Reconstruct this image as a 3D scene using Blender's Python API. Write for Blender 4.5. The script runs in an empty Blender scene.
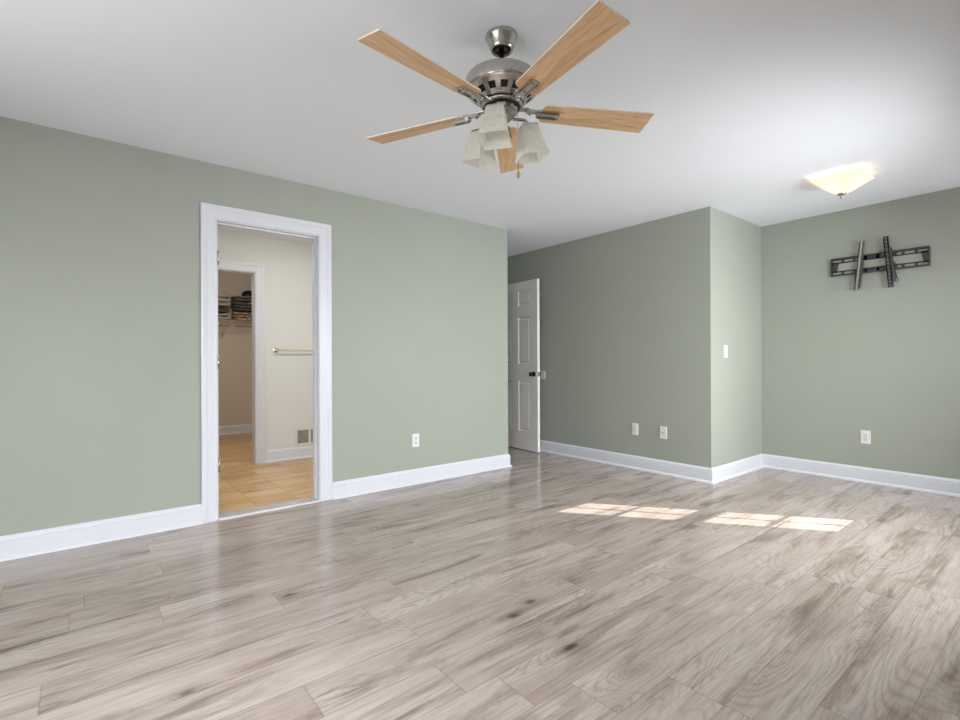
import bpy, bmesh, math, random
from mathutils import Vector, Matrix
random.seed(7)
C = bpy.context.scene.collection
PI = math.pi
H = 2.44
CAMZ = 1.0777
YAW = 0.8902

# ------------------------------------------------------------------ camera
cam_d = bpy.data.cameras.new('camera')
cam = bpy.data.objects.new('camera', cam_d); C.objects.link(cam)
cam_d.sensor_width = 36.0
cam_d.lens = 36.0 * 492.8 / 960.0
cam_d.shift_y = 1.88 / 960.0
cam_d.clip_start = 0.02
cam.matrix_world = (Matrix.Translation((0, 0, CAMZ)) @ Matrix.Rotation(YAW - PI/2, 4, 'Z')
                    @ Matrix.Rotation(PI/2, 4, 'X') @ Matrix.Rotation(-0.0044, 4, 'Z'))
bpy.context.scene.camera = cam

# ------------------------------------------------------------------ world, sun, daylight
SUN_K = 0.736            # drop per metre of travel along +y
SUN_U = 0.745            # drift towards -x per metre of travel along +y
w = bpy.data.worlds.new('world'); bpy.context.scene.world = w
w.use_nodes = True
nt = w.node_tree
sky = nt.nodes.new('ShaderNodeTexSky'); sky.sky_type = 'NISHITA'; sky.sun_disc = False
sky.sun_elevation = math.radians(30.5); sky.sun_rotation = math.radians(143)
nt.links.new(sky.outputs[0], nt.nodes['Background'].inputs[0])
nt.nodes['Background'].inputs[1].default_value = 0.12

sd = bpy.data.lights.new('sun', 'SUN'); sd.energy = 12.0; sd.angle = math.radians(0.1); sd.color = (1.0, 0.96, 0.90)
sun = bpy.data.objects.new('sun', sd); C.objects.link(sun)
sdir = Vector((-SUN_U, 1.0, -SUN_K)).normalized()
sun.rotation_euler = sdir.to_track_quat('-Z', 'Y').to_euler(); sun.location = (8, -6, 6)

def area(name, loc, direction, sx, sy, power, col=(1, 1, 1), spread=PI):
    d = bpy.data.lights.new(name, 'AREA'); d.shape = 'RECTANGLE'; d.size = sx; d.size_y = sy
    d.energy = power; d.color = col; d.spread = spread
    o = bpy.data.objects.new(name, d); C.objects.link(o)
    o.location = loc; o.rotation_euler = Vector(direction).to_track_quat('-Z', 'Y').to_euler()
    return o
DAY = (0.965, 0.98, 1.0)
area('right_shade_fill', (3.5, -0.38, 1.42), (0, 1, -0.31), 1.4, 1.1, 70, DAY, math.radians(128))  # added lamp before the opaque shade, standing in for daylight through it
area('daylight_right_near', (-0.7, -0.38, 1.35), (0.42, 1, -0.85), 1.1, 1.0, 66, DAY, math.radians(118))
area('rear_ceiling_fill', (-1.9, 1.3, 1.40), (1, 0, 1.35), 2.1, 1.0, 29, DAY, math.radians(115))  # added lamp inside the rear window, aimed up to brighten the ceiling
area('daylight_narrow', (4.95, -0.40, 1.55), (0, 1, -0.2), 0.34, 1.0, 8, DAY, math.radians(140))
area('bathroom_fill', (1.6, 4.12, 2.42), (0, 0.15, -1), 0.9, 0.25, 18, (1.0, 0.975, 0.93))  # added unseen light for the bathroom, no fixture built
area('closet_fill', (1.4, 6.05, 2.42), (0, 0.4, -1), 0.25, 0.2, 16.5, (1.0, 0.95, 0.88))  # added unseen light that brightens the closet, without any fixture

vs = bpy.context.scene.view_settings
bpy.context.scene.display_settings.display_device = 'sRGB'
vs.view_transform = 'Standard'; vs.look = 'None'; vs.gamma = 1.0; vs.exposure = 0.16
vs.use_curve_mapping = False

# ------------------------------------------------------------------ materials
def srgb(r, g, b):
    f = lambda c: (c/255)/12.92 if c/255 <= 0.04045 else ((c/255 + 0.055)/1.055)**2.4
    return (f(r), f(g), f(b), 1.0)

def mat(name, col, rough=0.5, metal=0.0, bump=0.0, bscale=200.0, var=0.0, vscale=3.0, coat=0.0, spec=0.5):
    m = bpy.data.materials.new(name); m.use_nodes = True
    t = m.node_tree; b = t.nodes['Principled BSDF']
    b.inputs['Base Color'].default_value = col
    b.inputs['Roughness'].default_value = rough; b.inputs['Metallic'].default_value = metal
    b.inputs['Coat Weight'].default_value = coat; b.inputs['Specular IOR Level'].default_value = spec
    tc = t.nodes.new('ShaderNodeTexCoord')
    if var > 0:
        n = t.nodes.new('ShaderNodeTexNoise'); n.inputs['Scale'].default_value = vscale; n.inputs['Detail'].default_value = 4
        t.links.new(tc.outputs['Object'], n.inputs['Vector'])
        r = t.nodes.new('ShaderNodeValToRGB')
        r.color_ramp.elements[0].position = 0.35; r.color_ramp.elements[1].position = 0.65
        r.color_ramp.elements[0].color = tuple(c*(1-var) for c in col[:3]) + (1,)
        r.color_ramp.elements[1].color = tuple(min(1, c*(1+var)) for c in col[:3]) + (1,)
        t.links.new(n.outputs['Fac'], r.inputs['Fac']); t.links.new(r.outputs['Color'], b.inputs['Base Color'])
    if bump > 0:
        n = t.nodes.new('ShaderNodeTexNoise'); n.inputs['Scale'].default_value = bscale; n.inputs['Detail'].default_value = 3
        t.links.new(tc.outputs['Object'], n.inputs['Vector'])
        bp = t.nodes.new('ShaderNodeBump'); bp.inputs['Strength'].default_value = bump; bp.inputs['Distance'].default_value = 0.002
        t.links.new(n.outputs['Fac'], bp.inputs['Height']); t.links.new(bp.outputs['Normal'], b.inputs['Normal'])
    return m

SAGE = mat('sage_paint', srgb(160, 165, 154), 0.55, bump=0.12, bscale=160, var=0.015, vscale=2)
CEIL = mat('ceiling_paint', srgb(240, 244, 251), 0.9, bump=0.1, bscale=120)
BATHP = mat('cream_paint', srgb(219, 219, 216), 0.6, bump=0.1, bscale=160)
CLOSP = mat('closet_paint', srgb(208, 196, 182), 0.7, bump=0.1, bscale=160)
TRIM = mat('white_trim', srgb(217, 219, 226), 0.35)
DOORM = mat('door_white', srgb(240, 237, 236), 0.4, bump=0.06, bscale=300)
PLAST = mat('white_plastic', srgb(226, 226, 226), 0.35)
PLGREY = mat('grey_plastic', srgb(214, 214, 216), 0.35)
BLACKM = mat('black_metal', srgb(80, 80, 80), 0.32, metal=0.35)
STEEL = mat('galvanised_steel', srgb(190, 186, 178), 0.3, metal=0.85)
NICKEL = mat('brushed_nickel', srgb(190, 186, 180), 0.24, metal=1.0, var=0.06, vscale=40)
DARKV = mat('dark_interior', srgb(22, 20, 20), 0.8)
BRONZE = mat('dark_bronze', srgb(50, 38, 30), 0.25, metal=0.8)
MARBLE = mat('grey_marble', srgb(178, 176, 172), 0.3, var=0.12, vscale=18)
WIREM = mat('white_wire', srgb(215, 212, 205), 0.4)
EDGE = mat('blade_edge_white', srgb(235, 230, 220), 0.4)
VENTM = mat('vent_white', srgb(222, 216, 206), 0.4)
SHADEC = mat('sun_block_cloth', srgb(230, 228, 222), 0.9)
WOODF = mat('fob_wood', srgb(196, 160, 110), 0.5)

def N(t, typ, **kw):
    n = t.nodes.new(typ)
    for k, v in kw.items(): setattr(n, k, v)
    return n
def mth(t, op, a, b=None, c=None):
    n = t.nodes.new('ShaderNodeMath'); n.operation = op
    for i, q in enumerate((a, b, c)):
        if q is None: continue
        if isinstance(q, (int, float)): n.inputs[i].default_value = q
        else: t.links.new(q, n.inputs[i])
    return n.outputs[0]
def ramp(t, fac, stops):
    r = t.nodes.new('ShaderNodeValToRGB')
    e = r.color_ramp.elements
    e[0].position, e[0].color = stops[0]; e[1].position, e[1].color = stops[-1]
    for p_, c_ in stops[1:-1]:
        k = e.new(p_); k.color = c_
    t.links.new(fac, r.inputs['Fac']); return r.outputs['Color']
def mixc(t, typ, fac, a, b):
    n = t.nodes.new('ShaderNodeMix'); n.data_type = 'RGBA'; n.blend_type = typ
    for s, q in ((0, fac), (6, a), (7, b)):
        if isinstance(q, (int, float)): n.inputs[s].default_value = q
        elif isinstance(q, tuple): n.inputs[s].default_value = q
        else: t.links.new(q, n.inputs[s])
    return n.outputs[2]

def plank_material(name, pw, pl, y0, light, mid, dark, rough, knots=True, seam_dark=0.76, x0=0.0, stagger=7.3, sw=1.0):
    m = bpy.data.materials.new(name); m.use_nodes = True
    t = m.node_tree; b = t.nodes['Principled BSDF']
    tc = N(t, 'ShaderNodeTexCoord'); sp = N(t, 'ShaderNodeSeparateXYZ')
    t.links.new(tc.outputs['Object'], sp.inputs[0])
    X, Y = sp.outputs[0], sp.outputs[1]
    ry = mth(t, 'DIVIDE', mth(t, 'SUBTRACT', Y, y0), pw)
    row = mth(t, 'FLOOR', ry); fy = mth(t, 'SUBTRACT', ry, row)
    wn = N(t, 'ShaderNodeTexWhiteNoise', noise_dimensions='1D'); t.links.new(row, wn.inputs['W'])
    rx = mth(t, 'ADD', mth(t, 'DIVIDE', mth(t, 'SUBTRACT', X, x0), pl), mth(t, 'MULTIPLY', wn.outputs['Value'], stagger))
    colx = mth(t, 'FLOOR', rx); fx = mth(t, 'SUBTRACT', rx, colx)
    cid = N(t, 'ShaderNodeCombineXYZ'); t.links.new(row, cid.inputs[0]); t.links.new(colx, cid.inputs[1])
    wn2 = N(t, 'ShaderNodeTexWhiteNoise', noise_dimensions='3D'); t.links.new(cid.outputs[0], wn2.inputs['Vector'])
    rnd = wn2.outputs['Value']
    # grain space: stretched along x, shifted per plank
    gx = mth(t, 'ADD', X, mth(t, 'MULTIPLY', rnd, 37.0)); gy = mth(t, 'ADD', Y, mth(t, 'MULTIPLY', rnd, 13.0))
    def vec(sx, sy):
        c = N(t, 'ShaderNodeCombineXYZ')
        t.links.new(mth(t, 'MULTIPLY', gx, sx), c.inputs[0]); t.links.new(mth(t, 'MULTIPLY', gy, sy), c.inputs[1])
        return c.outputs[0]
    def noise(v, sc, det, dist=0.0, rg=0.6):
        n = N(t, 'ShaderNodeTexNoise'); n.inputs['Scale'].default_value = sc; n.inputs['Detail'].default_value = det
        n.inputs['Distortion'].default_value = dist; n.inputs['Roughness'].default_value = rg
        t.links.new(v, n.inputs['Vector']); return n.outputs['Fac']
    broad = noise(vec(0.8, 3.2), 1.3, 3, 0.6, 0.5)
    fine = noise(vec(3.2, 120.0), 1.6, 5, 0.3, 0.7)
    streak = noise(vec(1.0, 16.0), 1.4, 6, 0.5, 0.62)
    stain = noise(vec(1.2, 7.0), 1.2, 6, 0.4, 0.62)
    c1 = ramp(t, broad, [(0.32, mid), (0.64, light)])
    c1 = mixc(t, 'MIX', ramp(t, stain, [(0.52, (0, 0, 0, 1)), (0.72, (0.85, 0.85, 0.85, 1))]), c1, dark)
    c2 = mixc(t, 'MULTIPLY', 0.75, c1, ramp(t, fine, [(0.34, (0.68, 0.66, 0.64, 1)), (0.52, (0.98, 0.98, 0.98, 1)), (0.68, (1.12, 1.12, 1.12, 1))]))
    c3 = mixc(t, 'MULTIPLY', 0.8, c2, ramp(t, streak, [(0.28, (0.58, 0.54, 0.50, 1)), (0.46, (0.97, 0.96, 0.96, 1)), (0.72, (1.08, 1.08, 1.08, 1))]))
    # knots and the growth rings that bend round them
    v = N(t, 'ShaderNodeTexVoronoi'); v.inputs['Scale'].default_value = 1.0; v.inputs['Randomness'].default_value = 0.9
    t.links.new(vec(2.3, 5.0), v.inputs['Vector'])
    nd = noise(vec(12.0, 40.0), 1.0, 4)
    dist = mth(t, 'ADD', v.outputs['Distance'], mth(t, 'MULTIPLY', mth(t, 'SUBTRACT', nd, 0.5), 0.16))
    sepc = N(t, 'ShaderNodeSeparateColor'); t.links.new(v.outputs['Color'], sepc.inputs[0])
    gate = mth(t, 'GREATER_THAN', sepc.outputs[0], 0.36)
    kb = mth(t, 'MULTIPLY', gate, mth(t, 'DIVIDE', 1.0, mth(t, 'ADD', 1.0, mth(t, 'POWER', mth(t, 'MULTIPLY', dist, 4.5), 2.0))))
    lf = noise(vec(0.7, 4.0), 1.0, 1.0, 0.4, 0.4)
    ph = mth(t, 'ADD', mth(t, 'ADD', mth(t, 'MULTIPLY', lf, 250.0), mth(t, 'MULTIPLY', kb, 50.0)), mth(t, 'MULTIPLY', fine, 3.5))
    rr = mth(t, 'MULTIPLY_ADD', mth(t, 'SINE', ph), 0.5, 0.5)
    rmask = ramp(t, noise(vec(1.6, 5.0), 1.0, 2), [(0.42, (0.05, 0.05, 0.05, 1)), (0.62, (0.46, 0.46, 0.46, 1))])
    c4 = mixc(t, 'MULTIPLY', rmask, c3, ramp(t, rr, [(0.0, (0.62, 0.59, 0.57, 1)), (0.4, (1.0, 1.0, 1.0, 1)), (1.0, (1.06, 1.06, 1.06, 1))]))
    tint = ramp(t, rnd, [(0.0, (0.90, 0.89, 0.88, 1)), (0.5, (0.98, 0.98, 0.98, 1)), (1.0, (1.05, 1.05, 1.06, 1))])
    c5 = mixc(t, 'MULTIPLY', 1.0, c4, tint)
    if knots:
        core = ramp(t, dist, [(0.03, (0.26, 0.21, 0.18, 1)), (0.06, (0.50, 0.45, 0.41, 1)), (0.10, (0.80, 0.77, 0.74, 1)), (0.26, (1, 1, 1, 1))])
        c5 = mixc(t, 'MULTIPLY', gate, c5, core)
    # seams
    ey = mth(t, 'MULTIPLY', mth(t, 'MINIMUM', fy, mth(t, 'SUBTRACT', 1.0, fy)), pw)
    ex = mth(t, 'MULTIPLY', mth(t, 'MINIMUM', fx, mth(t, 'SUBTRACT', 1.0, fx)), pl)
    sm = ramp(t, mth(t, 'MINIMUM', ey, ex), [(0.0003*sw, (seam_dark, seam_dark*0.95, seam_dark*0.9, 1)), (0.0011*sw, (1, 1, 1, 1))])
    c6 = mixc(t, 'MULTIPLY', 1.0, c5, sm)
    t.links.new(c6, b.inputs['Base Color'])
    rn = mth(t, 'MULTIPLY_ADD', streak, -0.10, rough + 0.05)
    t.links.new(rn, b.inputs['Roughness'])
    bp = N(t, 'ShaderNodeBump'); bp.inputs['Strength'].default_value = 0.06; bp.inputs['Distance'].default_value = 0.001
    t.links.new(fine, bp.inputs['Height']); t.links.new(bp.outputs['Normal'], b.inputs['Normal'])
    return m

LAM = plank_material('grey_oak_laminate', 0.187, 1.28, 1.841, srgb(188, 177, 169), srgb(169, 155, 146), srgb(112, 95, 82), 0.17)
TILE = plank_material('honey_wood_tile', 0.305, 0.305, 4.10, srgb(224, 190, 142), srgb(208, 166, 114), srgb(172, 128, 82), 0.3, knots=False, seam_dark=0.5, x0=1.33, stagger=0.0, sw=3.0)

def maple():
    m = bpy.data.materials.new('maple_blade'); m.use_nodes = True
    t = m.node_tree; b = t.nodes['Principled BSDF']; b.inputs['Roughness'].default_value = 0.42
    tc = N(t, 'ShaderNodeTexCoord'); mp = N(t, 'ShaderNodeMapping'); mp.inputs['Scale'].default_value = (5, 38, 20)
    t.links.new(tc.outputs['Object'], mp.inputs[0])
    n = N(t, 'ShaderNodeTexNoise'); n.inputs['Scale'].default_value = 1.1; n.inputs['Detail'].default_value = 5; n.inputs['Distortion'].default_value = 1.4
    t.links.new(mp.outputs[0], n.inputs['Vector'])
    t.links.new(ramp(t, n.outputs['Fac'], [(0.3, srgb(200, 156, 112)), (0.5, srgb(223, 184, 142)), (0.7, srgb(236, 204, 166))]), b.inputs['Base Color'])
    return m
MAPLE = maple()

def frosted(name, col, emit=0.0, ecol=(1, 1, 1, 1), alpha=0.0):
    m = bpy.data.materials.new(name); m.use_nodes = True
    t = m.node_tree; t.nodes.remove(t.nodes['Principled BSDF']); out = t.nodes['Material Output']
    tc = N(t, 'ShaderNodeTexCoord')
    n = N(t, 'ShaderNodeTexNoise'); n.inputs['Scale'].default_value = 28; n.inputs['Detail'].default_value = 5; n.inputs['Distortion'].default_value = 2
    t.links.new(tc.outputs['Object'], n.inputs['Vector'])
    c = ramp(t, n.outputs['Fac'], [(0.3, tuple(x*0.86 for x in col[:3]) + (1,)), (0.7, col)])
    d = N(t, 'ShaderNodeBsdfDiffuse'); tr = N(t, 'ShaderNodeBsdfTranslucent'); g = N(t, 'ShaderNodeBsdfGlossy')
    g.inputs['Roughness'].default_value = 0.15
    t.links.new(c, d.inputs[0]); t.links.new(c, tr.inputs[0])
    m1 = N(t, 'ShaderNodeMixShader'); m1.inputs[0].default_value = 0.40
    t.links.new(d.outputs[0], m1.inputs[1]); t.links.new(tr.outputs[0], m1.inputs[2])
    m2 = N(t, 'ShaderNodeMixShader'); m2.inputs[0].default_value = 0.05
    t.links.new(m1.outputs[0], m2.inputs[1]); t.links.new(g.outputs[0], m2.inputs[2])
    last = m2.outputs[0]
    if alpha > 0:
        tp = N(t, 'ShaderNodeBsdfTransparent'); m3 = N(t, 'ShaderNodeMixShader'); m3.inputs[0].default_value = alpha
        t.links.new(last, m3.inputs[1]); t.links.new(tp.outputs[0], m3.inputs[2]); last = m3.outputs[0]
    if emit > 0:
        e = N(t, 'ShaderNodeEmission'); e.inputs[0].default_value = ecol; e.inputs[1].default_value = emit
        a = N(t, 'ShaderNodeAddShader'); t.links.new(last, a.inputs[0]); t.links.new(e.outputs[0], a.inputs[1]); last = a.outputs[0]
    t.links.new(last, out.inputs[0])
    return m
FROST = frosted('frosted_cream_glass', srgb(255, 254, 246), alpha=0.30)
LITGLASS = frosted('lit_alabaster_glass', srgb(255, 236, 214), emit=0.26, ecol=(1.0, 0.84, 0.70, 1))

def pane_glass():
    m = bpy.data.materials.new('window_glass'); m.use_nodes = True
    t = m.node_tree; t.nodes.remove(t.nodes['Principled BSDF']); out = t.nodes['Material Output']
    a = N(t, 'ShaderNodeBsdfTransparent'); g = N(t, 'ShaderNodeBsdfGlossy'); g.inputs['Roughness'].default_value = 0.02
    mx = N(t, 'ShaderNodeMixShader'); mx.inputs[0].default_value = 0.06
    t.links.new(a.outputs[0], mx.inputs[1]); t.links.new(g.outputs[0], mx.inputs[2]); t.links.new(mx.outputs[0], out.inputs[0])
    return m
GLASS = pane_glass()

def cloth(name, cols, scale, rough=0.9):
    m = bpy.data.materials.new(name); m.use_nodes = True
    t = m.node_tree; b = t.nodes['Principled BSDF']; b.inputs['Roughness'].default_value = rough
    tc = N(t, 'ShaderNodeTexCoord'); v = N(t, 'ShaderNodeTexVoronoi'); v.inputs['Scale'].default_value = scale
    n = N(t, 'ShaderNodeTexNoise'); n.inputs['Scale'].default_value = scale*0.6; n.inputs['Distortion'].default_value = 2.0
    t.links.new(tc.outputs['Object'], v.inputs['Vector']); t.links.new(tc.outputs['Object'], n.inputs['Vector'])
    f = mth(t, 'ADD', mth(t, 'MULTIPLY', v.outputs['Distance'], 0.7), mth(t, 'MULTIPLY', n.outputs['Fac'], 0.5))
    st = [(0.25 + 0.45*i/(len(cols)-1), c) for i, c in enumerate(cols)]
    t.links.new(ramp(t, f, st), b.inputs['Base Color'])
    return m
CL_GREY = cloth('pale_grey_cloth', [srgb(120, 112, 108), srgb(176, 166, 158), srgb(190, 180, 170)], 45)
CL_DARK = cloth('charcoal_cloth', [srgb(28, 28, 30), srgb(70, 70, 70), srgb(110, 108, 104)], 40)
CL_FLOR = cloth('floral_cloth', [srgb(100, 72, 60), srgb(190, 158, 128), srgb(120, 90, 80), srgb(205, 180, 150)], 30)
CL_BLACK = cloth('black_cloth', [srgb(16, 16, 18), srgb(30, 28, 30)], 30)
CL_TWEED = cloth('tweed_cloth', [srgb(60, 56, 52), srgb(132, 124, 112), srgb(96, 90, 84)], 60)

# ------------------------------------------------------------------ mesh helpers
class MB:
    def __init__(s): s.bm = bmesh.new(); s.mi = 0
    def face(s, vs_):
        try:
            f = s.bm.faces.new(vs_); f.material_index = s.mi; return f
        except ValueError: return None
    def box(s, x0, x1, y0, y1, z0, z1, M=None, bev=0.0):
        t = bmesh.new()
        r = bmesh.ops.create_cube(t, size=1.0)
        for v in t.verts:
            v.co = Vector(((x0+x1)/2 + v.co.x*(x1-x0), (y0+y1)/2 + v.co.y*(y1-y0), (z0+z1)/2 + v.co.z*(z1-z0)))
        if bev > 0: bmesh.ops.bevel(t, geom=list(t.edges), offset=bev, segments=2, affect='EDGES', profile=0.5)
        s.merge(t, M); return s
    def merge(s, t, M=None):
        vm = {}
        for v in t.verts: vm[v] = s.bm.verts.new((M @ v.co) if M else v.co)
        for f in t.faces:
            g = s.face([vm[v] for v in f.verts])
            if g: g.smooth = f.smooth
        t.free()
    def lathe(s, prof, n=32, M=None, smooth=True, a0=0.0, close=False):
        rings = []
        for r, z in prof:
            if r < 1e-6: rings.append([s.bm.verts.new((M @ Vector((0, 0, z))) if M else (0, 0, z))])
            else:
                ring = []
                for i in range(n):
                    a = a0 + 2*PI*i/n; p = Vector((r*math.cos(a), r*math.sin(a), z))
                    ring.append(s.bm.verts.new((M @ p) if M else p))
                rings.append(ring)
        for k in range(len(rings)-1):
            A, B = rings[k], rings[k+1]
            for i in range(n):
                j = (i+1) % n
                if len(A) == 1 and len(B) == 1: continue
                if len(A) == 1: f = s.face([A[0], B[i], B[j]])
                elif len(B) == 1: f = s.face([A[i], A[j], B[0]])
                else: f = s.face([A[i], A[j], B[j], B[i]])
                if f: f.smooth = smooth
        return s
    def tube(s, pts, r, n=10, cap=True):
        pts = [Vector(p) for p in pts]; rings = []
        up = None
        for i, p in enumerate(pts):
            d = (pts[min(i+1, len(pts)-1)] - pts[max(i-1, 0)]).normalized()
            if up is None:
                up = Vector((0, 0, 1)) if abs(d.z) < 0.9 else Vector((1, 0, 0))
            a = d.cross(up).normalized(); b = a.cross(d).normalized(); up = b
            rr = r[i] if isinstance(r, (list, tuple)) else r
            rings.append([s.bm.verts.new(p + (a*math.cos(2*PI*k/n) + b*math.sin(2*PI*k/n))*rr) for k in range(n)])
        for A, B in zip(rings, rings[1:]):
            for k in range(n):
                f = s.face([A[k], A[(k+1) % n], B[(k+1) % n], B[k]])
                if f: f.smooth = True
        if cap: s.face(list(reversed(rings[0]))); s.face(rings[-1])
        return s
    def prism(s, poly, z0, z1, M=None, holes=None):
        T = (lambda p: M @ Vector(p)) if M else (lambda p: Vector(p))
        lo = [s.bm.verts.new(T((x, y, z0))) for x, y in poly]; hi = [s.bm.verts.new(T((x, y, z1))) for x, y in poly]
        n = len(poly)
        s.face(list(reversed(lo))); s.face(hi)
        for i in range(n): s.face([lo[i], lo[(i+1) % n], hi[(i+1) % n], hi[i]])
        return s
    def sweep(s, path, prof, closed_prof=True):
        """path: list of (x,y); prof: list of (d,z), d = distance to the right of the path direction (mitred)"""
        P = [Vector((x, y)) for x, y in path]; rings = []
        for i, p in enumerate(P):
            d1 = (P[i] - P[i-1]).normalized() if i else (P[1]-P[0]).normalized()
            d2 = (P[i+1] - P[i]).normalized() if i < len(P)-1 else d1
            n1 = Vector((d1.y, -d1.x)); n2 = Vector((d2.y, -d2.x))
            b = (n1 + n2); b = b / (b.dot(n1)) if abs(b.dot(n1)) > 1e-6 else n1
            rings.append([s.bm.verts.new((p.x + b.x*d, p.y + b.y*d, z)) for d, z in prof])
        m = len(prof)
        for A, B in zip(rings, rings[1:]):
            for k in range(m): s.face([A[k], A[(k+1) % m], B[(k+1) % m], B[k]])
        s.face(rings[0]); s.face(list(reversed(rings[-1])))
        return s
    def build(s, name, mats, parent=None, loc=None, autosmooth=False):
        bmesh.ops.recalc_face_normals(s.bm, faces=list(s.bm.faces))
        me = bpy.data.meshes.new(name); s.bm.to_mesh(me); s.bm.free()
        for m in (mats if isinstance(mats, (list, tuple)) else [mats]): me.materials.append(m)
        o = bpy.data.objects.new(name, me); C.objects.link(o)
        if parent: o.parent = parent
        if loc: o.location = loc
        return o

def thing(name, label, cat, loc=(0, 0, 0), rotz=0.0, group=None):
    o = bpy.data.objects.new(name, None); C.objects.link(o); o.empty_display_size = 0.1
    o.location = loc; o.rotation_euler = (0, 0, rotz); o['label'] = label; o['category'] = cat
    if group: o['group'] = group
    return o
def tag(o, label, cat, group=None):
    o['label'] = label; o['category'] = cat
    if group: o['group'] = group
    return o
def struct(o, label=None):
    o['kind'] = 'structure'
    if label: o['label'] = label
    return o
def sempty(name, loc, rotz=0.0):
    o = bpy.data.objects.new(name, None); C.objects.link(o); o.location = loc; o.rotation_euler = (0, 0, rotz)
    o.empty_display_size = 0.1; o['kind'] = 'structure'; return o
def copy_tree(o, parent=None):
    c = o.copy(); C.objects.link(c)
    if parent: c.parent = parent
    for ch in [q for q in bpy.data.objects if q.parent == o]: copy_tree(ch, c)
    return c

def wallx(name, x0, x1, y0, y1, holes, m, label):
    """wall running along x; holes: (xa, xb, za, zb)"""
    b = MB(); cur = x0
    for xa, xb, za, zb in sorted(holes):
        b.box(cur, xa, y0, y1, 0, H)
        if za > 0: b.box(xa, xb, y0, y1, 0, za)
        b.box(xa, xb, y0, y1, zb, H); cur = xb
    b.box(cur, x1, y0, y1, 0, H)
    return struct(b.build(name, m), label)
def wally(name, x0, x1, y0, y1, holes, m, label):
    b = MB(); cur = y0
    for ya, yb, za, zb in sorted(holes):
        b.box(x0, x1, cur, ya, 0, H)
        if za > 0: b.box(x0, x1, ya, yb, 0, za)
        b.box(x0, x1, ya, yb, zb, H); cur = yb
    b.box(x0, x1, cur, y1, 0, H)
    return struct(b.build(name, m), label)

# ------------------------------------------------------------------ room shell
UA, VA = 3.415, 3.762        # end of the left wall, its face
UB, VC, UD = 4.313, 2.095, 5.383
VR, UR = -0.45, -2.0
VE, VF = 5.60, 8.19
T = 0.12
DX0, DX1, DZ = 0.731, 1.432, 2.056      # bathroom opening
CX0, CX1, CZ = 0.76, 1.443, 2.035       # closet opening

b = MB(); b.box(UR-T, UD+T, VR-T, VA, -0.1, 0); b.box(UA-T, UB+T, VA, 6.4, -0.1, 0)
struct(b.build('floor', LAM), 'grey brown oak laminate plank floor of the bedroom')
b = MB(); b.box(0.1, 2.75, VA, VF+T, -0.1, 0)
struct(b.build('floor_bathroom', TILE), 'honey coloured wood look tile floor seen through the doorway')
b = MB(); b.box(UR-T, UD+T, VR-T, VF+T, H, H+0.1)
struct(b.build('ceiling', CEIL), 'smooth white ceiling')

wallx('wall_left', UR-T, UA, VA, VA+T, [(DX0-0.019, DX1+0.019, 0, DZ+0.019)], SAGE, 'sage green wall with the cased bathroom doorway')
wally('wall_hall_side', UA-T, UA, VA+T, 4.88, [], SAGE, 'sage green return wall of the entry recess')
wallx('wall_hall_end', UA-T, UB+T, 4.88, 5.0, [(3.47, 4.235, 0, 2.08)], SAGE, 'end wall of the entry recess')
wally('wall_back', UB, UB+T, VC+T, 4.88, [], SAGE, 'shaded sage green wall behind the open entry door')
wallx('wall_nook', UB, UD, VC, VC+T, [], SAGE, 'short sage green wall with the light switch')
WX = [4.72, 5.24, 1.0, 2.30]
wally('wall_far', UD, UD+T, VR, VC+T, [], SAGE, 'sage green wall carrying the television bracket')
wallx('wall_right', UR-T, UD+T, VR-T, VR, [(-1.5, -0.3, 0.85, 2.05), (2.85, 4.45, 0.85, 2.05), tuple(WX)], SAGE, 'window wall beside the camera')
wally('wall_rear', UR-T, UR, VR, VA, [(0.4, 2.6, 0.85, 2.05)], SAGE, 'window wall behind the camera')
# corridor beyond the entry door
wallx('wall_corridor', UA-T, UB+T, 6.28, 6.4, [], SAGE, 'corridor end wall')
wally('wall_corridor_left', UA-T, UA, 5.0, 6.28, [], SAGE, 'corridor left wall')
wally('wall_corridor_right', UB, UB+T, 5.0, 6.28, [], SAGE, 'corridor right wall')
# bathroom and closet
wallx('wall_bathroom', 0.1, 2.75, VE, VE+T, [(CX0-0.019, CX1+0.019, 0, CZ+0.019)], BATHP, 'cream bathroom wall with the closet opening')
wally('wall_bathroom_left', 0.1, 0.22, VA+T, VE, [], BATHP, 'left bathroom wall')
wally('wall_bathroom_right', 2.63, 2.75, VA+T, VE, [], BATHP, 'right bathroom wall')
wallx('wall_closet_back', 0.1, 2.75, VF, VF+T, [], CLOSP, 'beige back wall of the closet')
wally('wall_closet_left', 0.4, 0.52, VE+T, VF, [], CLOSP, 'left closet wall')
wally('wall_closet_right', 2.4, 2.52, VE+T, VF, [], CLOSP, 'right closet wall')

# baseboards with a moulded cap and a quarter-round shoe
BP = [(0, 0), (0.030, 0), (0.029, 0.008), (0.025, 0.015), (0.016, 0.020), (0.0145, 0.021), (0.0145, 0.096), (0.012, 0.100), (0.0145, 0.104), (0.0135, 0.114), (0.007, 0.126), (0, 0.132)]
CAS = 0.098
def baseboard(name, path, label):
    b = MB(); b.sweep(path, BP); return struct(b.build(name, TRIM), label)
baseboard('baseboard_left', [(UR, VA), (DX0-CAS, VA)], 'white baseboard left of the bathroom doorway')
baseboard('baseboard_hall', [(DX1+CAS+0.006, VA), (UA, VA), (UA, 4.88)], 'white baseboard right of the bathroom doorway')
baseboard('baseboard_back', [(UB, 4.86), (UB, VC), (UD, VC), (UD, VR)], 'white baseboard along the back and far walls')
baseboard('baseboard_right', [(UD-0.03, VR), (UR+0.03, VR)], 'white baseboard below the windows')
baseboard('baseboard_bathroom', [(CX1+CAS, VE), (2.63, VE)], 'white baseboard of the bathroom')
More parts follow.
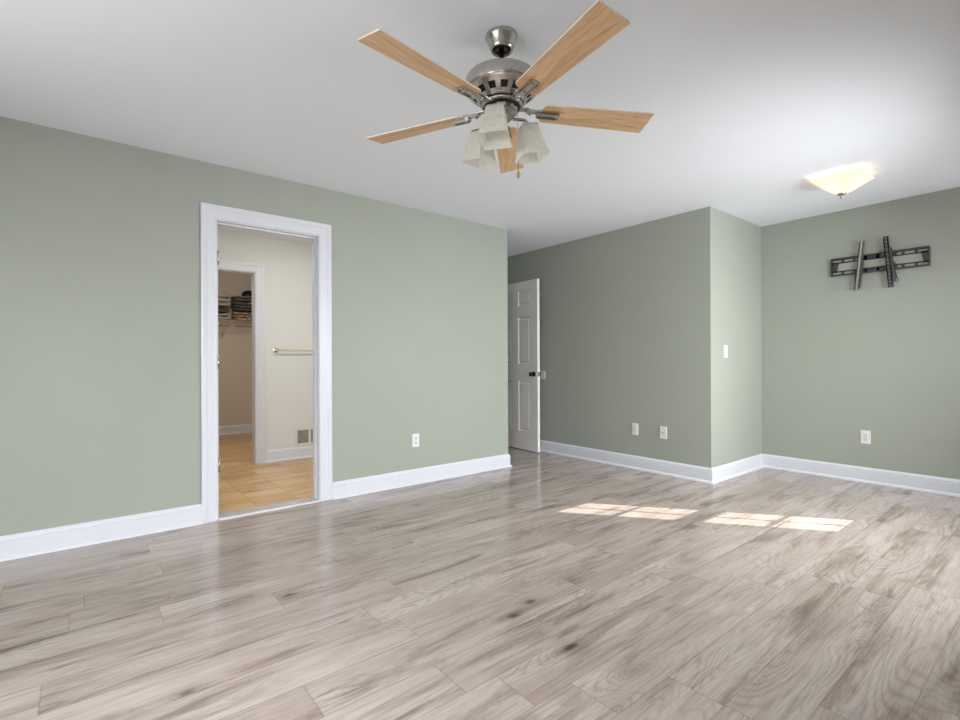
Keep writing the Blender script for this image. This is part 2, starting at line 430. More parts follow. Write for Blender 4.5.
baseboard('baseboard_closet', [(0.52, VF), (2.4, VF)], 'white baseboard of the closet')

# threshold
root = sempty('trim_1', (0, 0, 0)); root['label'] = 'grey marble threshold with a white front strip'
b = MB(); b.box(DX0-0.004, DX1+0.004, VA+0.002, VA+T, 0, 0.012, bev=0.003); b.build('marble_saddle', MARBLE, root)
b = MB(); b.box(DX0-0.004, DX1+0.004, VA-0.022, VA+0.001, 0, 0.010, bev=0.003); b.build('edge_strip', TRIM, root)

def casing(b, x0, x1, zt, yface, s, wd=0.098, M=None, reveal=0.005):
    """moulded casing around an opening on face y=yface; s=-1 towards -y"""
    prof = [(0, 0), (0, 0.009), (0.008, 0.013), (0.02, 0.011), (0.06, 0.013), (0.07, 0.018), (0.088, 0.019), (wd, 0.016), (wd, 0)]
    ix0, ix1, it = x0 - reveal, x1 + reveal, zt + reveal
    rows = []
    for (cx_, cz_, dx, dz) in ((ix0, 0.0, -1, 0), (ix0, it, -1, 1), (ix1, it, 1, 1), (ix1, 0.0, 1, 0)):
        rows.append([b.bm.verts.new((cx_ + dx*d, yface + s*h, cz_ + dz*d)) for d, h in prof])
    n = len(prof)
    for A, B in zip(rows, rows[1:]):
        for k in range(n): b.face([A[k], A[(k+1) % n], B[(k+1) % n], B[k]])
    b.face(rows[0]); b.face(list(reversed(rows[-1])))

def hinge(parent, x, y, z, s=1):
    b = MB(); b.box(x, x + s*0.003, y-0.032, y, z-0.045, z+0.045)
    b.tube([(x + s*0.004, y-0.034, z-0.047), (x + s*0.004, y-0.034, z+0.047)], 0.006, 10)
    return b.build('hinge', NICKEL, parent)

def six_panel(t, Wd, Ht, th=0.035):
    """six-panel slab, local x 0..Wd (0 = hinge), y -th/2..th/2; recessed panels with a raised field"""
    st, mu = 0.125, 0.12
    pw = (Wd - 2*st - mu)/2
    xs = [(st, st+pw), (st+pw+mu, Wd-st)]
    zs = [(0.225, 0.835), (1.035, 1.61), (1.745, 1.925)]
    b = MB(); h = th/2; rc = 0.013
    # frame members
    zr = [0.0] + [q for z in zs for q in z] + [Ht]
    xe = [0.0, xs[0][0], xs[0][1], xs[1][0], xs[1][1], Wd]
    for i in range(5):
        for j in range(7):
            if i in (1, 3) and j in (1, 3, 5): continue
            b.box(xe[i], xe[i+1], -h, h, zr[j], zr[j+1])
    bmesh.ops.remove_doubles(b.bm, verts=list(b.bm.verts), dist=1e-5)
    # drop interior faces
    kill = [f for f in b.bm.faces if sum(1 for e in f.edges if len(e.link_faces) > 2) >= 4 and abs(f.normal.y) < 0.5 and all(len(e.link_faces) > 2 for e in f.edges)]
    for (a, c) in xs:
        for (z0, z1) in zs:
            for s in (-1, 1):
                def ring(d, y): return [b.bm.verts.new(p) for p in ((a+d, s*y, z0+d), (c-d, s*y, z0+d), (c-d, s*y, z1-d), (a+d, s*y, z1-d))]
                R = [ring(0, h), ring(0.010, h-rc), ring(0.022, h-rc), ring(0.036, h-0.002)]
                for A, B in zip(R, R[1:]):
                    for k in range(4): b.face([A[k], A[(k+1) % 4], B[(k+1) % 4], B[k]])
                b.face(R[-1])
    me_o = b.build('leaf', DOORM, t)
    return me_o

# bathroom doorway
d1 = sempty('door_1', (0, 0, 0)); d1['label'] = 'white cased bathroom doorway with bare hinges and no door'
b = MB(); casing(b, DX0, DX1, DZ, VA, -1); casing(b, DX0, DX1, DZ, VA+T, 1); b.build('casing', TRIM, d1)
b = MB()
b.box(DX0-0.019, DX0, VA, VA+T, 0, DZ+0.019); b.box(DX1, DX1+0.019, VA, VA+T, 0, DZ+0.019); b.box(DX0, DX1, VA, VA+T, DZ, DZ+0.019)
b.box(DX0, DX0+0.011, VA+0.045, VA+0.082, 0.012, DZ-0.011); b.box(DX1-0.015, DX1, VA+0.045, VA+0.082, 0.012, DZ-0.011); b.box(DX0, DX1, VA+0.045, VA+0.082, DZ-0.011, DZ)
b.build('jamb', TRIM, d1)
for z in (0.375, 1.08, 1.80): hinge(d1, DX0, VA+0.036, z)
b = MB(); b.box(DX1-0.002, DX1+0.001, VA+0.088, VA+0.113, 0.90, 0.96); b.build('strike_plate', BRONZE, d1)

# closet opening trim
d3 = sempty('trim_2', (0, 0, 0)); d3['label'] = 'white casing around the closet opening'
b = MB(); casing(b, CX0, CX1, CZ, VE, -1, wd=0.105); b.build('casing', TRIM, d3)
b = MB(); b.box(CX0-0.019, CX0, VE, VE+T, 0, CZ+0.019); b.box(CX1, CX1+0.019, VE, VE+T, 0, CZ+0.019); b.box(CX0, CX1, VE, VE+T, CZ, CZ+0.019)
b.build('jamb', TRIM, d3)

# entry door: leaf swung open against the back wall
DW, DH = 0.81, 2.04
th = math.radians(3)
edge = Vector((4.178, 4.066)); dirv = Vector((math.sin(th), math.cos(th)))
hin = edge + dirv*DW
d2 = sempty('door_2', (hin.x, hin.y, 0.012), math.atan2(-dirv.y, -dirv.x)); d2['label'] = 'white six panel entry door swung open against the wall'
six_panel(d2, DW, DH)
for s in (1, -1):
    k = MB(); Mk = Matrix.Translation((DW-0.065, s*0.0175, 0.918)) @ Matrix.Rotation(-s*PI/2, 4, 'X')
    k.lathe([(0.0, 0), (0.031, 0), (0.031, 0.004), (0.026, 0.009), (0.012, 0.011), (0.011, 0.030), (0.020, 0.036), (0.0265, 0.046), (0.0265, 0.054), (0.020, 0.062), (0.0, 0.064)], 24, Mk)
    k.build('door_knob', BRONZE, d2)
b = MB(); b.box(DW-0.001, DW+0.0015, -0.0125, 0.0125, 0.89, 0.946); b.tube([(DW, 0, 0.918), (DW+0.008, 0, 0.918)], 0.008, 12); b.build('latch', NICKEL, d2)
for z in (0.2, 1.02, 1.84):
    b = MB(); b.tube([(-0.004, -0.02, z-0.045), (-0.004, -0.02, z+0.045)], 0.006, 10); b.build('hinge', NICKEL, d2)
tr = sempty('trim_3', (0, 0, 0)); tr['label'] = 'white casing of the entry doorway'
b = MB(); casing(b, 3.49, 4.215, 2.06, 4.88, -1, wd=0.07); b.build('casing', TRIM, tr)
b = MB(); b.box(3.47, 3.49, 4.88, 5.0, 0, 2.08); b.box(4.215, 4.235, 4.88, 5.0, 0, 2.08); b.box(3.49, 4.215, 4.88, 5.0, 2.06, 2.08); b.build('jamb', TRIM, tr)

b = MB(); b.box(UB-0.008, UB, 4.088, 4.178, 0.868, 0.962, bev=0.003)
tag(b.build('wall_guard_plate', PLGREY), 'small white square guard plate on the wall behind the open door knob', 'wall plate')

# ------------------------------------------------------------------ windows (local x along wall, y = out of the room)
def window(name, M, x0, x1, z0, z1, glass, cols, rows, label, shade=False):
    """glass: list of (xa,xb,za,zb) glazed sash openings inside the rough opening"""
    r = sempty(name, (0, 0, 0)); r['label'] = label
    fr = MB(); yo = 0.006; yi = 0.032
    za = min(g[2] for g in glass); zb = max(g[3] for g in glass); xa = min(g[0] for g in glass); xb = max(g[1] for g in glass)
    fr.box(x0, xa, yo, yi, z0, z1, M); fr.box(xb, x1, yo, yi, z0, z1, M)
    fr.box(xa, xb, yo, yi, z0, za, M); fr.box(xa, xb, yo, yi, zb, z1, M)
    gs = sorted(glass, key=lambda g: g[2])
    for g, h in zip(gs, gs[1:]):
        if h[2] - g[3] > 0.01: fr.box(xa, xb, yo, yi, g[3], h[2], M)
    fr.build('window_frame', TRIM, r)
    for g in gs:
        s = MB(); mw = 0.009
        for i in range(1, cols):
            xm = g[0] + (g[1]-g[0])*i/cols; s.box(xm-mw, xm+mw, 0.014, 0.022, g[2], g[3], M)
        for i in range(1, rows):
            zm = g[2] + (g[3]-g[2])*i/rows; s.box(g[0], g[1], 0.014, 0.022, zm-mw, zm+mw, M)
        if cols > 1 or rows > 1: s.build('muntins', TRIM, r)
        p = MB(); p.box(g[0], g[1], 0.017, 0.020, g[2], g[3], M); p.build('pane', GLASS, r)
    c = MB(); cw = 0.07
    c.box(x0-cw, x0, -0.016, 0, z0-0.02, z1+cw, M); c.box(x1, x1+cw, -0.016, 0, z0-0.02, z1+cw, M); c.box(x0, x1, -0.016, 0, z1, z1+cw, M)
    c.build('window_casing', TRIM, r)
    s = MB(); s.box(x0-cw-0.02, x1+cw+0.02, -0.045, 0.006, z0-0.04, z0-0.018, M, bev=0.003); s.build('window_sill', TRIM, r)
    if shade:
        q = MB(); q.box(x0+0.01, x1-0.01, 0.038, 0.041, z0, z1-0.02, M); q.build('sun_block_shade', SHADEC, r)  # added opaque sheet out of view, keeps direct sun from entering here
    return r
MR = Matrix.Translation((0, VR, 0)) @ Matrix.Diagonal((1, -1, 1, 1))            # right wall: y out = -Y
off = lambda v0: SUN_K*(v0 - VR + 0.018)
gx0, gx1 = 4.780, 5.142
window('window_1', MR, WX[0], WX[1], WX[2], WX[3],
       [(gx0, gx1, off(0.985), off(1.640)), (gx0, gx1, off(1.760), off(2.415))], 2, 2, 'narrow double hung window that throws the two sun patches')
window('window_2', MR, 2.85, 4.45, 0.85, 2.05, [(2.91, 3.61, 0.91, 1.99), (3.69, 4.39, 0.91, 1.99)], 2, 2, 'wide window closed by an added pale shade that blocks the sun', shade=True)
window('window_3', MR, -1.5, -0.3, 0.85, 2.05, [(-1.44, -0.36, 0.91, 1.99)], 2, 2, 'window beside the camera')
MRR = Matrix.Translation((UR, 0, 0)) @ Matrix(((0, -1, 0, 0), (1, 0, 0, 0), (0, 0, 1, 0), (0, 0, 0, 1)))
window('window_4', MRR, 0.4, 2.6, 0.85, 2.05, [(0.46, 1.46, 0.91, 1.99), (1.54, 2.54, 0.91, 1.99)], 2, 2, 'wide window behind the camera')

# ------------------------------------------------------------------ wall plates (local x right, z up, y = out of the wall towards the room is -y)
def plate_root(name, label, cat, p, ang, group=None): return thing(name, label, cat, p, ang, group)
def rounded_plate(b, w_, h_, d):
    b.box(-w_/2, w_/2, -d, 0, -h_/2, h_/2, bev=0.0022)
def outlet(label, p, ang, kind='duplex'):
    r = plate_root('wall_outlet' if kind != 'coax' else 'cable_jack', label, 'outlet' if kind != 'coax' else 'wall jack', p, ang)
    b = MB(); rounded_plate(b, 0.072, 0.117, 0.006); b.build('cover_plate', PLAST, r)
    if kind == 'duplex':
        for dz in (0.0195, -0.0195):
            b = MB(); Mx = Matrix.Translation((0, -0.0055, dz)) @ Matrix.Rotation(PI/2, 4, 'X') @ Matrix.Diagonal((1, 0.84, 1, 1))
            b.lathe([(0.0, 0.003), (0.0165, 0.003), (0.0175, 0.002), (0.0175, 0)], 24, Mx)
            f = b.build('receptacle', PLGREY, r)
            s = MB()
            s.box(-0.0075, -0.0055, -0.0092, -0.0084, dz-0.001, dz+0.008); s.box(0.0055, 0.0075, -0.0092, -0.0084, dz-0.001, dz+0.007)
            s.box(-0.002, 0.002, -0.0092, -0.0084, dz-0.010, dz-0.006); s.build('slot', DARKV, f)
    elif kind == 'decora':
        b = MB(); b.box(-0.0165, 0.0165, -0.009, -0.005, -0.0335, 0.0335, bev=0.001); f = b.build('receptacle', PLGREY, r)
        for dz in (0.018, -0.018):
            s = MB()
            s.box(-0.0075, -0.0055, -0.0098, -0.0088, dz-0.001, dz+0.008); s.box(0.0055, 0.0075, -0.0098, -0.0088, dz-0.001, dz+0.007)
            s.box(-0.002, 0.002, -0.0098, -0.0088, dz-0.010, dz-0.006); s.build('slot', DARKV, f)
    else:
        b = MB(); b.tube([(0, -0.005, 0), (0, -0.016, 0)], 0.0065, 12); b.build('coax_socket', STEEL, r)
        b = MB(); b.tube([(0, -0.0155, 0), (0, -0.0170, 0)], 0.0045, 12); b.build('socket_hole', DARKV, r)
    return r
outlet('white duplex outlet low on the green wall right of the bathroom doorway', (2.306, VA, 0.384), 0)
outlet('white outlet low on the dark green wall, left of the cable jack', (UB, 2.861, 0.398), -PI/2, 'decora')
outlet('white cable jack plate low on the dark green wall near its corner', (UB, 2.552, 0.396), -PI/2, 'coax')
outlet('white outlet low on the far wall below the television bracket', (UD, 1.241, 0.398), -PI/2, 'decora')
r = thing('light_switch', 'white light switch on the short wall beside the green corner', 'switch', (4.588, VC, 1.163), 0)
b = MB(); rounded_plate(b, 0.072, 0.117, 0.006); b.build('cover_plate', PLAST, r)
b = MB(); b.box(-0.006, 0.006, -0.0065, -0.005, -0.013, 0.013); b.build('switch_slot', PLGREY, r)
b = MB(); b.box(-0.004, 0.004, -0.017, -0.005, 0.0, 0.009, Matrix.Rotation(0.35, 4, 'X')); b.build('switch_lever', PLAST, r)

# ------------------------------------------------------------------ television wall bracket
tv = thing('television_bracket', 'black steel television wall bracket with two upright arms on the far wall', 'wall bracket', (UD, 1.149, 1.925), -PI/2)
hw, hh = 0.338, 0.077
b = MB()
# local x: + towards the right in the photo (-Y world)
for s, z in ((1, hh), (-1, -hh)):
    b.box(-hw, hw, -0.028, -0.004, z-0.004, z+0.004)                       # lip
    b.box(-hw, hw, -0.004, 0, z - (0.014 if s > 0 else 0.0), z + (0.0 if s > 0 else 0.014))
    zi = z - s*0.038
    # slotted flat strip below the lip: built as ladder pieces leaving slots
    b.box(-hw, hw, -0.005, 0, zi-0.006, zi+0.006)
    x = -hw
    for k in range(9):
        xx = -hw + 2*hw*k/8; b.box(max(-hw, xx-0.010), min(hw, xx+0.010), -0.005, 0, min(z, zi), max(z, zi))
    b.box(-0.13, 0.13, -0.005, 0, min(zi, z), max(zi, z))
for s in (-1, 1):
    b.box(s*hw - 0.003, s*hw + 0.003, -0.028, 0, -hh, hh)
    poly = [(s*(hw-0.003), -hh+0.03), (s*(hw-0.003), hh-0.03), (s*(hw-0.055), hh-0.03), (s*(hw-0.040), -hh+0.03)]
    b.prism(poly, 0, 0.005, Matrix.Rotation(PI/2, 4, 'X'))
b.build('wall_rail', BLACKM, tv)
def arm(x0, x1, z0, z1, m, name, wd=0.030):
    d = Vector((x1-x0, 0, z1-z0)); L = d.length; a = math.atan2(d.x, d.z)
    M_ = Matrix.Translation((x0, -0.036, z0)) @ Matrix.Rotation(a, 4, 'Y')
    q = MB()
    q.box(-wd/2, -wd/2+0.003, -0.022, 0.012, 0, L, M_, bev=0.001); q.box(wd/2-0.003, wd/2, -0.022, 0.012, 0, L, M_, bev=0.001)
    n = 14
    for k in range(n+1): q.box(-wd/2, wd/2, -0.022, -0.019, L*k/n - (0.013 if k else 0), L*k/n + (0.013 if k < n else 0), M_)
    q.box(-wd/2, -wd/2+0.008, -0.022, -0.019, 0, L, M_); q.box(wd/2-0.008, wd/2, -0.022, -0.019, 0, L, M_)
    return q.build(name, m, tv), M_, L
Z0 = 1.925; Y0 = 1.149
aL, M1, L1 = arm(-(1.290-Y0), -(1.249-Y0), 1.699-Z0, 2.124-Z0, STEEL, 'upright_arm', 0.032)
aL['label'] = 'grey left upright arm'
aR, M2, L2 = arm(-(1.052-Y0), -(1.087-Y0), 1.696-Z0, 2.131-Z0, BLACKM, 'upright_arm', 0.034)
q = MB(); q.box(0.012, 0.030, -0.016, 0.012, 0.045, L2-0.10, M2, bev=0.002)
for zz in (0.2, 0.3): q.tube([M2 @ Vector((0.022, 0.0, zz)), M2 @ Vector((0.046, 0.0, zz))], 0.008, 10)
q.build('tilt_plate', BLACKM, tv)
q = MB(); q.box(0.014, 0.024, -0.012, 0.010, 0.02, 0.15, M1, bev=0.002); q.box(0.010, 0.026, -0.014, 0.012, 0.18, 0.25, M1, bev=0.002); q.box(-0.026, -0.014, -0.012, 0.012, 0.08, 0.17, M1, bev=0.002)
q.build('tilt_plate', BLACKM, tv)
q = MB(); pts = []
for k in range(17):
    a = 2*PI*k/16; pts.append(M2 @ Vector((0.042 + 0.009*math.cos(a), -0.004, 0.055 + 0.018*math.sin(a))))
q.tube(pts, 0.0028, 8); q.tube([M2 @ Vector((0.030, -0.004, 0.17)), M2 @ Vector((0.042, -0.004, 0.073))], 0.006, 8)
q.build('release_latch', BLACKM, tv)

# ------------------------------------------------------------------ lit ceiling light
cl = thing('ceiling_light', 'lit square alabaster glass ceiling light near the television bracket', 'ceiling light', (4.365, 1.143, H))
b = MB(); b.lathe([(0.0, 0), (0.075, 0), (0.075, -0.012), (0.06, -0.020), (0.0, -0.020)], 32); b.build('ceiling_pan', NICKEL, cl)
def square_shade(b, levels, n=8, thick=0.004):
    """levels: list of (half_width, z); square rings with slightly bowed sides, both skins"""
    def ring(hw_, z, bow):
        out = []
        for s in range(4):
            for k in range(n):
                t_ = -1 + 2*k/n; x, y = t_*hw_, -(hw_ + bow*(1 - t_*t_))
                a = s*PI/2; out.append(b.bm.verts.new((x*math.cos(a) - y*math.sin(a), x*math.sin(a) + y*math.cos(a), z)))
        return out
    outer = [ring(h_, z, h_*0.02) for h_, z in levels]
    inner = [ring(max(h_-thick, 0.001), z, h_*0.02) for h_, z in levels]
    seq = outer + list(reversed(inner))
    m = len(seq[0])
    for A, B in zip(seq, seq[1:] + [seq[0]]):
        for i in range(m):
            f = b.face([A[i], A[(i+1) % m], B[(i+1) % m], B[i]])
b = MB(); square_shade(b, [(0.162, -0.026), (0.156, -0.030), (0.120, -0.060), (0.080, -0.094), (0.046, -0.121), (0.018, -0.137)])
b.build('glass_shade', LITGLASS, cl)
b = MB(); b.lathe([(0.0, -0.128), (0.028, -0.130), (0.030, -0.135), (0.020, -0.143), (0.009, -0.149), (0.006, -0.155), (0.010, -0.160), (0.010, -0.166), (0.0, -0.171)], 24); b.build('finial', NICKEL, cl)
b = MB(); b.tube([(0, 0, -0.02), (0, 0, -0.137)], 0.003, 8); b.build('centre_rod', NICKEL, cl)
for s in (1, -1):
    b = MB(); b.lathe([(0.0, -0.013), (0.006, -0.010), (0.016, 0.010), (0.021, 0.028), (0.017, 0.044), (0.0, 0.053)], 16, Matrix.Translation((0.0, s*0.055, -0.050)) @ Matrix.Rotation(s*PI/2.2, 4, 'X'))
    b.build('light_bulb', PLAST, cl)
pl = bpy.data.lights.new('ceiling_light_lamp', 'POINT'); pl.energy = 0.9; pl.color = (1.0, 0.86, 0.74); pl.shadow_soft_size = 0.035
po = bpy.data.objects.new('ceiling_light_lamp', pl); C.objects.link(po); po.location = (4.365-0.03, 1.143+0.05, H-0.085)

# ------------------------------------------------------------------ ceiling fan
FU, FV = 1.3713, 1.5405
fan = thing('ceiling_fan', 'brushed nickel ceiling fan with five maple blades and three frosted lights', 'ceiling fan', (FU, FV, H))
z = lambda a: a - H
b = MB(); b.lathe([(0, 0), (0.060, 0), (0.067, -0.003), (0.068, -0.010), (0.064, -0.018), (0.056, -0.036), (0.050, -0.052), (0.047, -0.062), (0.043, -0.065), (0.040, -0.060), (0.016, -0.058), (0, -0.058)], 40)
b.build('canopy', NICKEL, fan)
b = MB(); b.lathe([(0.0, -0.0595), (0.038, -0.0605), (0.030, -0.066), (0.020, -0.062), (0.0, -0.061)], 24); b.build('canopy_ring', BRONZE, fan)
b = MB(); b.tube([(0, 0, -0.05), (0, 0, -0.19)], 0.0095, 16); b.build('downrod', NICKEL, fan)
# motor housing: drum, rounded shoulder, slotted lower cone
b = MB()
b.lathe([(0, -0.166), (0.03, -0.167), (0.034, -0.176), (0.120, -0.178), (0.146, -0.182), (0.150, -0.187), (0.150, -0.229), (0.147, -0.237), (0.137, -0.244)], 60)
# slotted band: 15 ribs between slots
NS = 15
def cone_pt(f, a): # f 0..1 down the cone
    r = 0.137 + (0.096-0.137)*f; zz = -0.244 + (-0.280+0.244)*f
    return Vector((r*math.cos(a), r*math.sin(a), zz))
def patch(f0, f1, a0, a1, n=3):
    g = [[b.bm.verts.new(cone_pt(f, a0 + (a1-a0)*k/n)) for k in range(n+1)] for f in (f0, f1)]
    for k in range(n):
        q_ = b.face([g[0][k], g[0][k+1], g[1][k+1], g[1][k]]); q_.smooth = True
for k in range(NS):
    a = 2*PI*k/NS; s = 2*PI/NS
    patch(0, 0.26, a, a+s); patch(0.76, 1, a, a+s)
    patch(0.26, 0.76, a, a + s*0.42); 
b.lathe([(0.096, -0.280), (0.092, -0.286), (0.088, -0.286)], 60)
b.build('motor_housing', NICKEL, fan)
b = MB(); b.lathe([(0.142, -0.236), (0.130, -0.246), (0.090, -0.281), (0, -0.281)], 48); b.build('motor_core', DARKV, fan)
b = MB(); b.lathe([(0, -0.280), (0.086, -0.280), (0.086, -0.289), (0, -0.289)], 48); b.build('rotor_gap', DARKV, fan)
b = MB(); b.lathe([(0, -0.288), (0.084, -0.288), (0.087, -0.292), (0.084, -0.299), (0, -0.299)], 48); b.build('flywheel', NICKEL, fan)
b = MB(); b.lathe([(0, -0.298), (0.076, -0.298), (0.076, -0.304), (0, -0.304)], 48); b.build('dark_collar', DARKV, fan)
b = MB(); b.lathe([(0, -0.303), (0.064, -0.303), (0.067, -0.307), (0.067, -0.322), (0.062, -0.328), (0.045, -0.345), (0.030, -0.357), (0.024, -0.362), (0.010, -0.364), (0, -0.364)], 12, smooth=False); b.build('switch_housing', NICKEL, fan)

# one blade with its bracket, copied round the hub
PIT = math.radians(-10.9)
def blade_mesh():
    b = MB(); r0, r1, w0, w1 = 0.165, 0.657, 0.052, 0.065
    pts = []
    for k in range(9):                                   # rounded root
        a = PI/2 + PI*k/8; pts.append((r0 + 0.030 + 0.030*math.cos(a), (w0-0.0)*math.sin(a) if abs(math.sin(a)) < 0.999 else w0*math.sin(a)))
    pts = [(x, max(-w0, min(w0, y*1.15))) for x, y in pts]
    pts += [(r1-0.003, -w1), (r1, -w1+0.003), (r1, w1-0.003), (r1-0.003, w1)]
    t_ = 0.0055
    bm = b.bm
    lo = [bm.verts.new((x, y, -t_/2)) for x, y in pts]; hi = [bm.verts.new((x, y, t_/2)) for x, y in pts]
    f = bm.faces.new(list(reversed(lo))); f.material_index = 0
    f = bm.faces.new(hi); f.material_index = 1
    for i in range(len(pts)):
        f = bm.faces.new([lo[i], lo[(i+1) % len(pts)], hi[(i+1) % len(pts)], hi[i]]); f.material_index = 1
    return b
def bracket_mesh():
    b = MB()
    # arm rising from the flywheel, then a hollow channel plate under the blade root
    b.box(0.070, 0.115, -0.014, 0.014, 0.004, 0.010, bev=0.0015)
    b.prism([(0.105, -0.012), (0.150, -0.010), (0.175, -0.017), (0.175, 0.017), (0.150, 0.010), (0.105, 0.012)], -0.004, 0.006)
    Mp = Matrix.Rotation(PIT, 4, 'X')
    b.prism([(0.150, -0.019), (0.240, -0.023), (0.250, -0.012), (0.250, 0.012), (0.240, 0.023), (0.150, 0.019)], -0.012, -0.003, Mp)
    b.box(0.155, 0.240, -0.016, -0.012, -0.018, -0.011, Mp); b.box(0.155, 0.240, 0.012, 0.016, -0.018, -0.011, Mp)
    for x in (0.170, 0.228): b.tube([Mp @ Vector((x, 0, -0.016)), Mp @ Vector((x, 0, -0.010))], 0.006, 12)
    b.tube([(0.122, -0.012, -0.002), (0.122, 0.012, -0.002)], 0.008, 12)
    return b
bl0 = blade_mesh().build('fan_blade', [MAPLE, EDGE], fan); br0 = bracket_mesh().build('blade_bracket', NICKEL, fan)
for k in range(5):
    a = math.radians(43.6 + 72*k)
    if k == 0: bl, br = bl0, br0
    else:
        bl, br = bl0.copy(), br0.copy(); C.objects.link(bl); C.objects.link(br); bl.parent = fan; br.parent = fan
    bl.matrix_local = Matrix.Translation((0, 0, z(2.1307))) @ Matrix.Rotation(a, 4, 'Z') @ Matrix.Rotation(PIT, 4, 'X')
    br.matrix_local = Matrix.Translation((0, 0, z(2.1307)+0.002)) @ Matrix.Rotation(a, 4, 'Z')
# light kit: three arms with square flared shades
def light_arm():
    b = MB(); pts = [(0.035, 0, -0.340), (0.060, 0, -0.342), (0.085, 0, -0.340), (0.102, 0, -0.340), (0.111, 0, -0.347), (0.113, 0, -0.362)]
    b.tube(pts, 0.0065, 12); return b
TI = math.radians(-9)
MS = Matrix.Translation((0.113, 0, -0.356)) @ Matrix.Rotation(TI, 4, 'Y')
def socket_mesh():
    b = MB(); b.box(-0.034, 0.034, -0.034, 0.034, -0.016, -0.006, MS, bev=0.003); b.lathe([(0, 0.004), (0.016, 0.002), (0.024, -0.006), (0.024, -0.012)], 20, MS); return b
def lamp_shade_mesh():
    b = MB(); square_shade(b, [(0.035, -0.014), (0.038, -0.045), (0.043, -0.080), (0.050, -0.113), (0.059, -0.142)], 6, 0.0035)
    b.bm.transform(MS); return b
def bulb_mesh():
    b = MB(); b.lathe([(0, -0.018), (0.013, -0.020), (0.013, -0.040), (0.020, -0.055), (0.025, -0.072), (0.020, -0.088), (0, -0.095)], 20, MS); return b
A0 = light_arm().build('light_arm', NICKEL, fan); S0 = socket_mesh().build('socket_cap', NICKEL, A0)
G0 = lamp_shade_mesh().build('lamp_shade', FROST, A0); B0 = bulb_mesh().build('light_bulb', PLAST, A0)
for k, deg in enumerate((-104, 16, 136)):
    # angles are in the camera's (right, forward) frame
    a = math.radians(deg); R_, F_ = math.cos(a), math.sin(a)
    ux, vy = R_*math.sin(YAW) + F_*math.cos(YAW), -R_*math.cos(YAW) + F_*math.sin(YAW)
    rz = math.atan2(vy, ux)
    A = A0 if k == 0 else copy_tree(A0, fan)
    A.parent = fan; A.rotation_euler = (0, 0, rz)
# pull chain with a wooden fob
def rf(R_, F_): return (R_*math.sin(YAW) + F_*math.cos(YAW), -R_*math.cos(YAW) + F_*math.sin(YAW))
cxp, cyp = rf(0.064, -0.01)
b = MB(); b.tube([(cxp*0.9, cyp*0.9, -0.318), (cxp, cyp, -0.325), (cxp+0.004, cyp, -0.45), (cxp+0.004, cyp, -0.567)], 0.0013, 6)
ch = b.build('pull_chain', NICKEL, fan)
b = MB(); b.lathe([(0, 0), (0.003, -0.002), (0.005, -0.010), (0.0085, -0.020), (0.0085, -0.028), (0.005, -0.034), (0, -0.035)], 14, Matrix.Translation((cxp+0.004, cyp, -0.563)))
b.build('chain_fob', WOODF, ch)

# ------------------------------------------------------------------ bathroom: towel bar, register
tb = thing('towel_bar', 'slim nickel towel bar on the cream bathroom wall', 'towel bar', (1.652, VE, 1.216))
for x in (0.0, 0.61):
    b = MB(); b.box(x-0.022, x+0.022, -0.010, 0, -0.022, 0.022, bev=0.003); b.box(x-0.011, x+0.011, -0.066, -0.008, -0.011, 0.011, bev=0.003); b.build('bar_post', NICKEL, tb)
b = MB(); b.tube([(0.008, -0.056, 0.0), (0.602, -0.056, 0.0)], 0.0085, 14); b.build('bar', mat('champagne_bar', srgb(214, 205, 170), 0.35, metal=0.4), tb)

vr = thing('wall_vent', 'white return air grille low on the cream bathroom wall', 'vent', (1.862, VE, 0.142))
b = MB(); W_, H_ = 0.36, 0.20
fr = 0.026
for x0, x1, z0, z1 in ((0, W_, 0, fr), (0, W_, H_-fr, H_), (0, fr, fr, H_-fr), (W_-fr, W_, fr, H_-fr), (0.150, 0.176, fr, H_-fr)): b.box(x0, x1, -0.008, 0, z0, z1, bev=0.0015)
b.build('grille_frame', VENTM, vr)
b = MB(); b.box(fr, W_-fr, -0.0015, -0.0005, fr, H_-fr); b.build('duct_opening', DARKV, vr)
b = MB()
for (xa, xb) in ((fr, 0.150), (0.176, W_-fr)):
    n = 12
    for k in range(n):
        zz = fr + (H_-2*fr)*(k+0.5)/n
        b.box(xa, xb, -0.005, 0.005, -0.0012, 0.0012, Matrix.Translation((0, -0.0045, zz)) @ Matrix.Rotation(0.5, 4, 'X') @ Matrix.Diagonal((1, 0.55, 1, 1)))
b.build('louvres', VENTM, vr)

# ------------------------------------------------------------------ closet shelf and folded clothes
ZS = 1.700
sh = thing('wire_shelf', 'white wire shelf on the closet back wall', 'shelf', (0.54, VF-0.31, ZS))
b = MB(); L = 1.84
for y in (0.0, 0.10, 0.20, 0.30): b.tube([(0, y, 0), (L, y, 0)], 0.003, 6)
b.tube([(0, 0.0, -0.026), (L, 0.0, -0.026)], 0.003, 6)
k = 0.0
while k < L:
    b.tube([(k, 0.305, 0.002), (k, 0.0, 0.002), (k, -0.001, -0.026)], 0.0014, 4); k += 0.0254
b.build('wire_deck', WIREM, sh)
b = MB(); b.tube([(0, 0.02, -0.055), (L, 0.02, -0.055)], 0.0055, 8)
for x in (0.15, 0.6, 1.06, 1.30, 1.55): b.tube([(x, 0.0, -0.026), (x, 0.008, -0.05), (x, 0.02, -0.06)], 0.003, 6)
b.build('hanging_rod', WIREM, sh)
for x in (0.32, 1.10, 1.72):
    b = MB(); b.tube([(x, 0.01, -0.012), (x-0.01, 0.296, -0.262)], 0.0055, 8); b.box(x-0.022, x+0.002, 0.292, 0.310, -0.290, -0.245); b.build('shelf_brace', WIREM, sh)

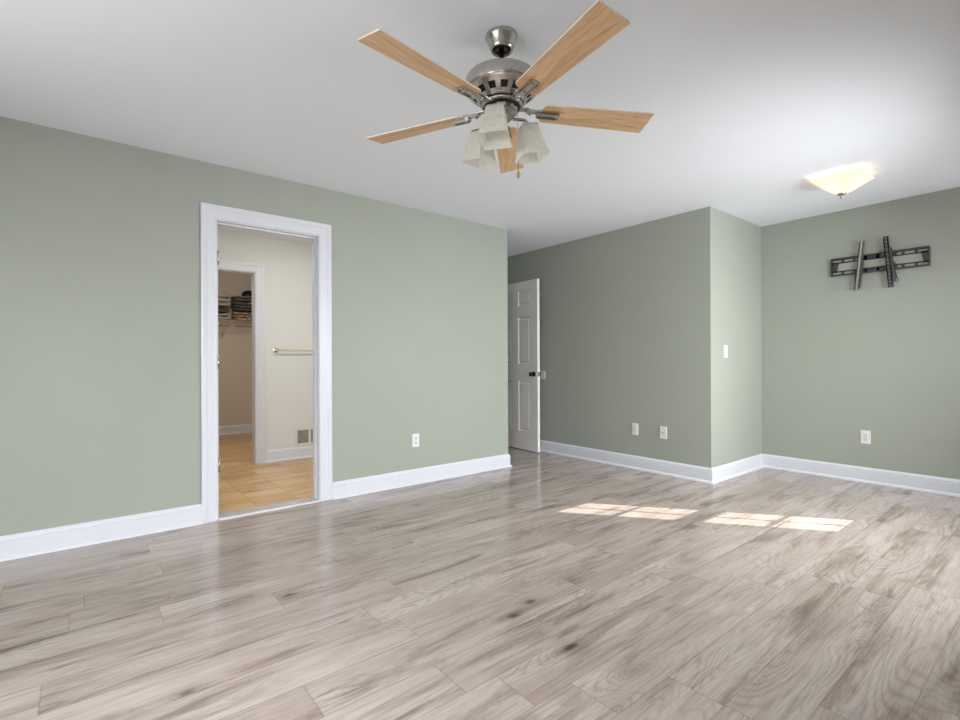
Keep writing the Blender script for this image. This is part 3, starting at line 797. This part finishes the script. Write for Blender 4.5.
def garment(x, y, z0, wx, dy, h, m, label, cat='clothes', seed=1, skew=0.0, folds=3):
    """folded garment: rounded slab whose front shows several fold lips, lightly rumpled"""
    rnd = random.Random(seed)
    b = MB(); nx, ny = 14, 10
    lay = h/folds; lx = []
    for f in range(folds):
        base = f*lay; sx = wx*(1 - 0.07*rnd.random()); ox = (rnd.random()-0.5)*0.02; oy = rnd.random()*0.018
        ph = rnd.random()*6
        for s in (0, 1):
            pass
        rows = []
        prof_n = 12
        for i in range(nx+1):
            u_ = -1 + 2*i/nx
            ex = (1 - abs(u_)**5)**0.5 if abs(u_) < 1 else 0.0
            ring = []
            for k in range(prof_n):
                a = 2*PI*k/prof_n
                ca, sa = math.cos(a), math.sin(a)
                yy = (abs(ca)**0.45)*(1 if ca > 0 else -1)*dy/2*(0.55 + 0.45*ex)
                zz = (abs(sa)**0.8)*(1 if sa > 0 else -1)*lay*0.46*(0.35 + 0.65*ex)
                wob = 0.006*math.sin(u_*7 + ph + yy*20) + (0.010*math.sin(u_*2.3 + ph) if f == folds-1 and sa > 0 else 0)
                ring.append(b.bm.verts.new((x + ox + u_*sx/2 + skew*(base), y + oy + yy + 0.006*math.sin(u_*5 + ph*2), z0 + base + lay*0.5 + zz + (wob if sa > 0 else 0.0))))
            rows.append(ring)
        for A, B in zip(rows, rows[1:]):
            for k in range(prof_n):
                q_ = b.face([A[k], A[(k+1) % prof_n], B[(k+1) % prof_n], B[k]])
                if q_: q_.smooth = True
        b.face(rows[0]); b.face(list(reversed(rows[-1])))
    o = b.build('folded_garment', m); tag(o, label, cat, 'folded clothes on the closet shelf')
    return o
zs = ZS + 0.008
garment(1.563, VF-0.165, zs, 0.32, 0.26, 0.100, CL_GREY, 'pale grey folded garment directly on the wire shelf, bottom of the left stack', seed=3, folds=2)
garment(1.561, VF-0.165, zs+0.112, 0.32, 0.26, 0.070, CL_TWEED, 'thin speckled grey folded garment in the middle of the left stack', seed=4, folds=2)
garment(1.560, VF-0.165, zs+0.196, 0.32, 0.26, 0.190, CL_GREY, 'thick pale grey folded garment topping the left stack', seed=5, folds=3)
garment(1.900, VF-0.165, zs, 0.30, 0.26, 0.130, CL_FLOR, 'tan floral folded garment directly on the wire shelf, bottom of the right stack', seed=6, folds=3)
garment(1.905, VF-0.165, zs+0.143, 0.31, 0.26, 0.130, CL_DARK, 'charcoal folded garment above the tan floral one in the right stack', seed=8, folds=3)
garment(1.890, VF-0.165, zs+0.288, 0.29, 0.25, 0.085, CL_TWEED, 'grey tweed folded garment just below the black one', seed=9, folds=2)
garment(1.990, VF-0.165, zs+0.388, 0.19, 0.24, 0.070, CL_BLACK, 'black folded garment on top of the right stack', seed=10, folds=2)
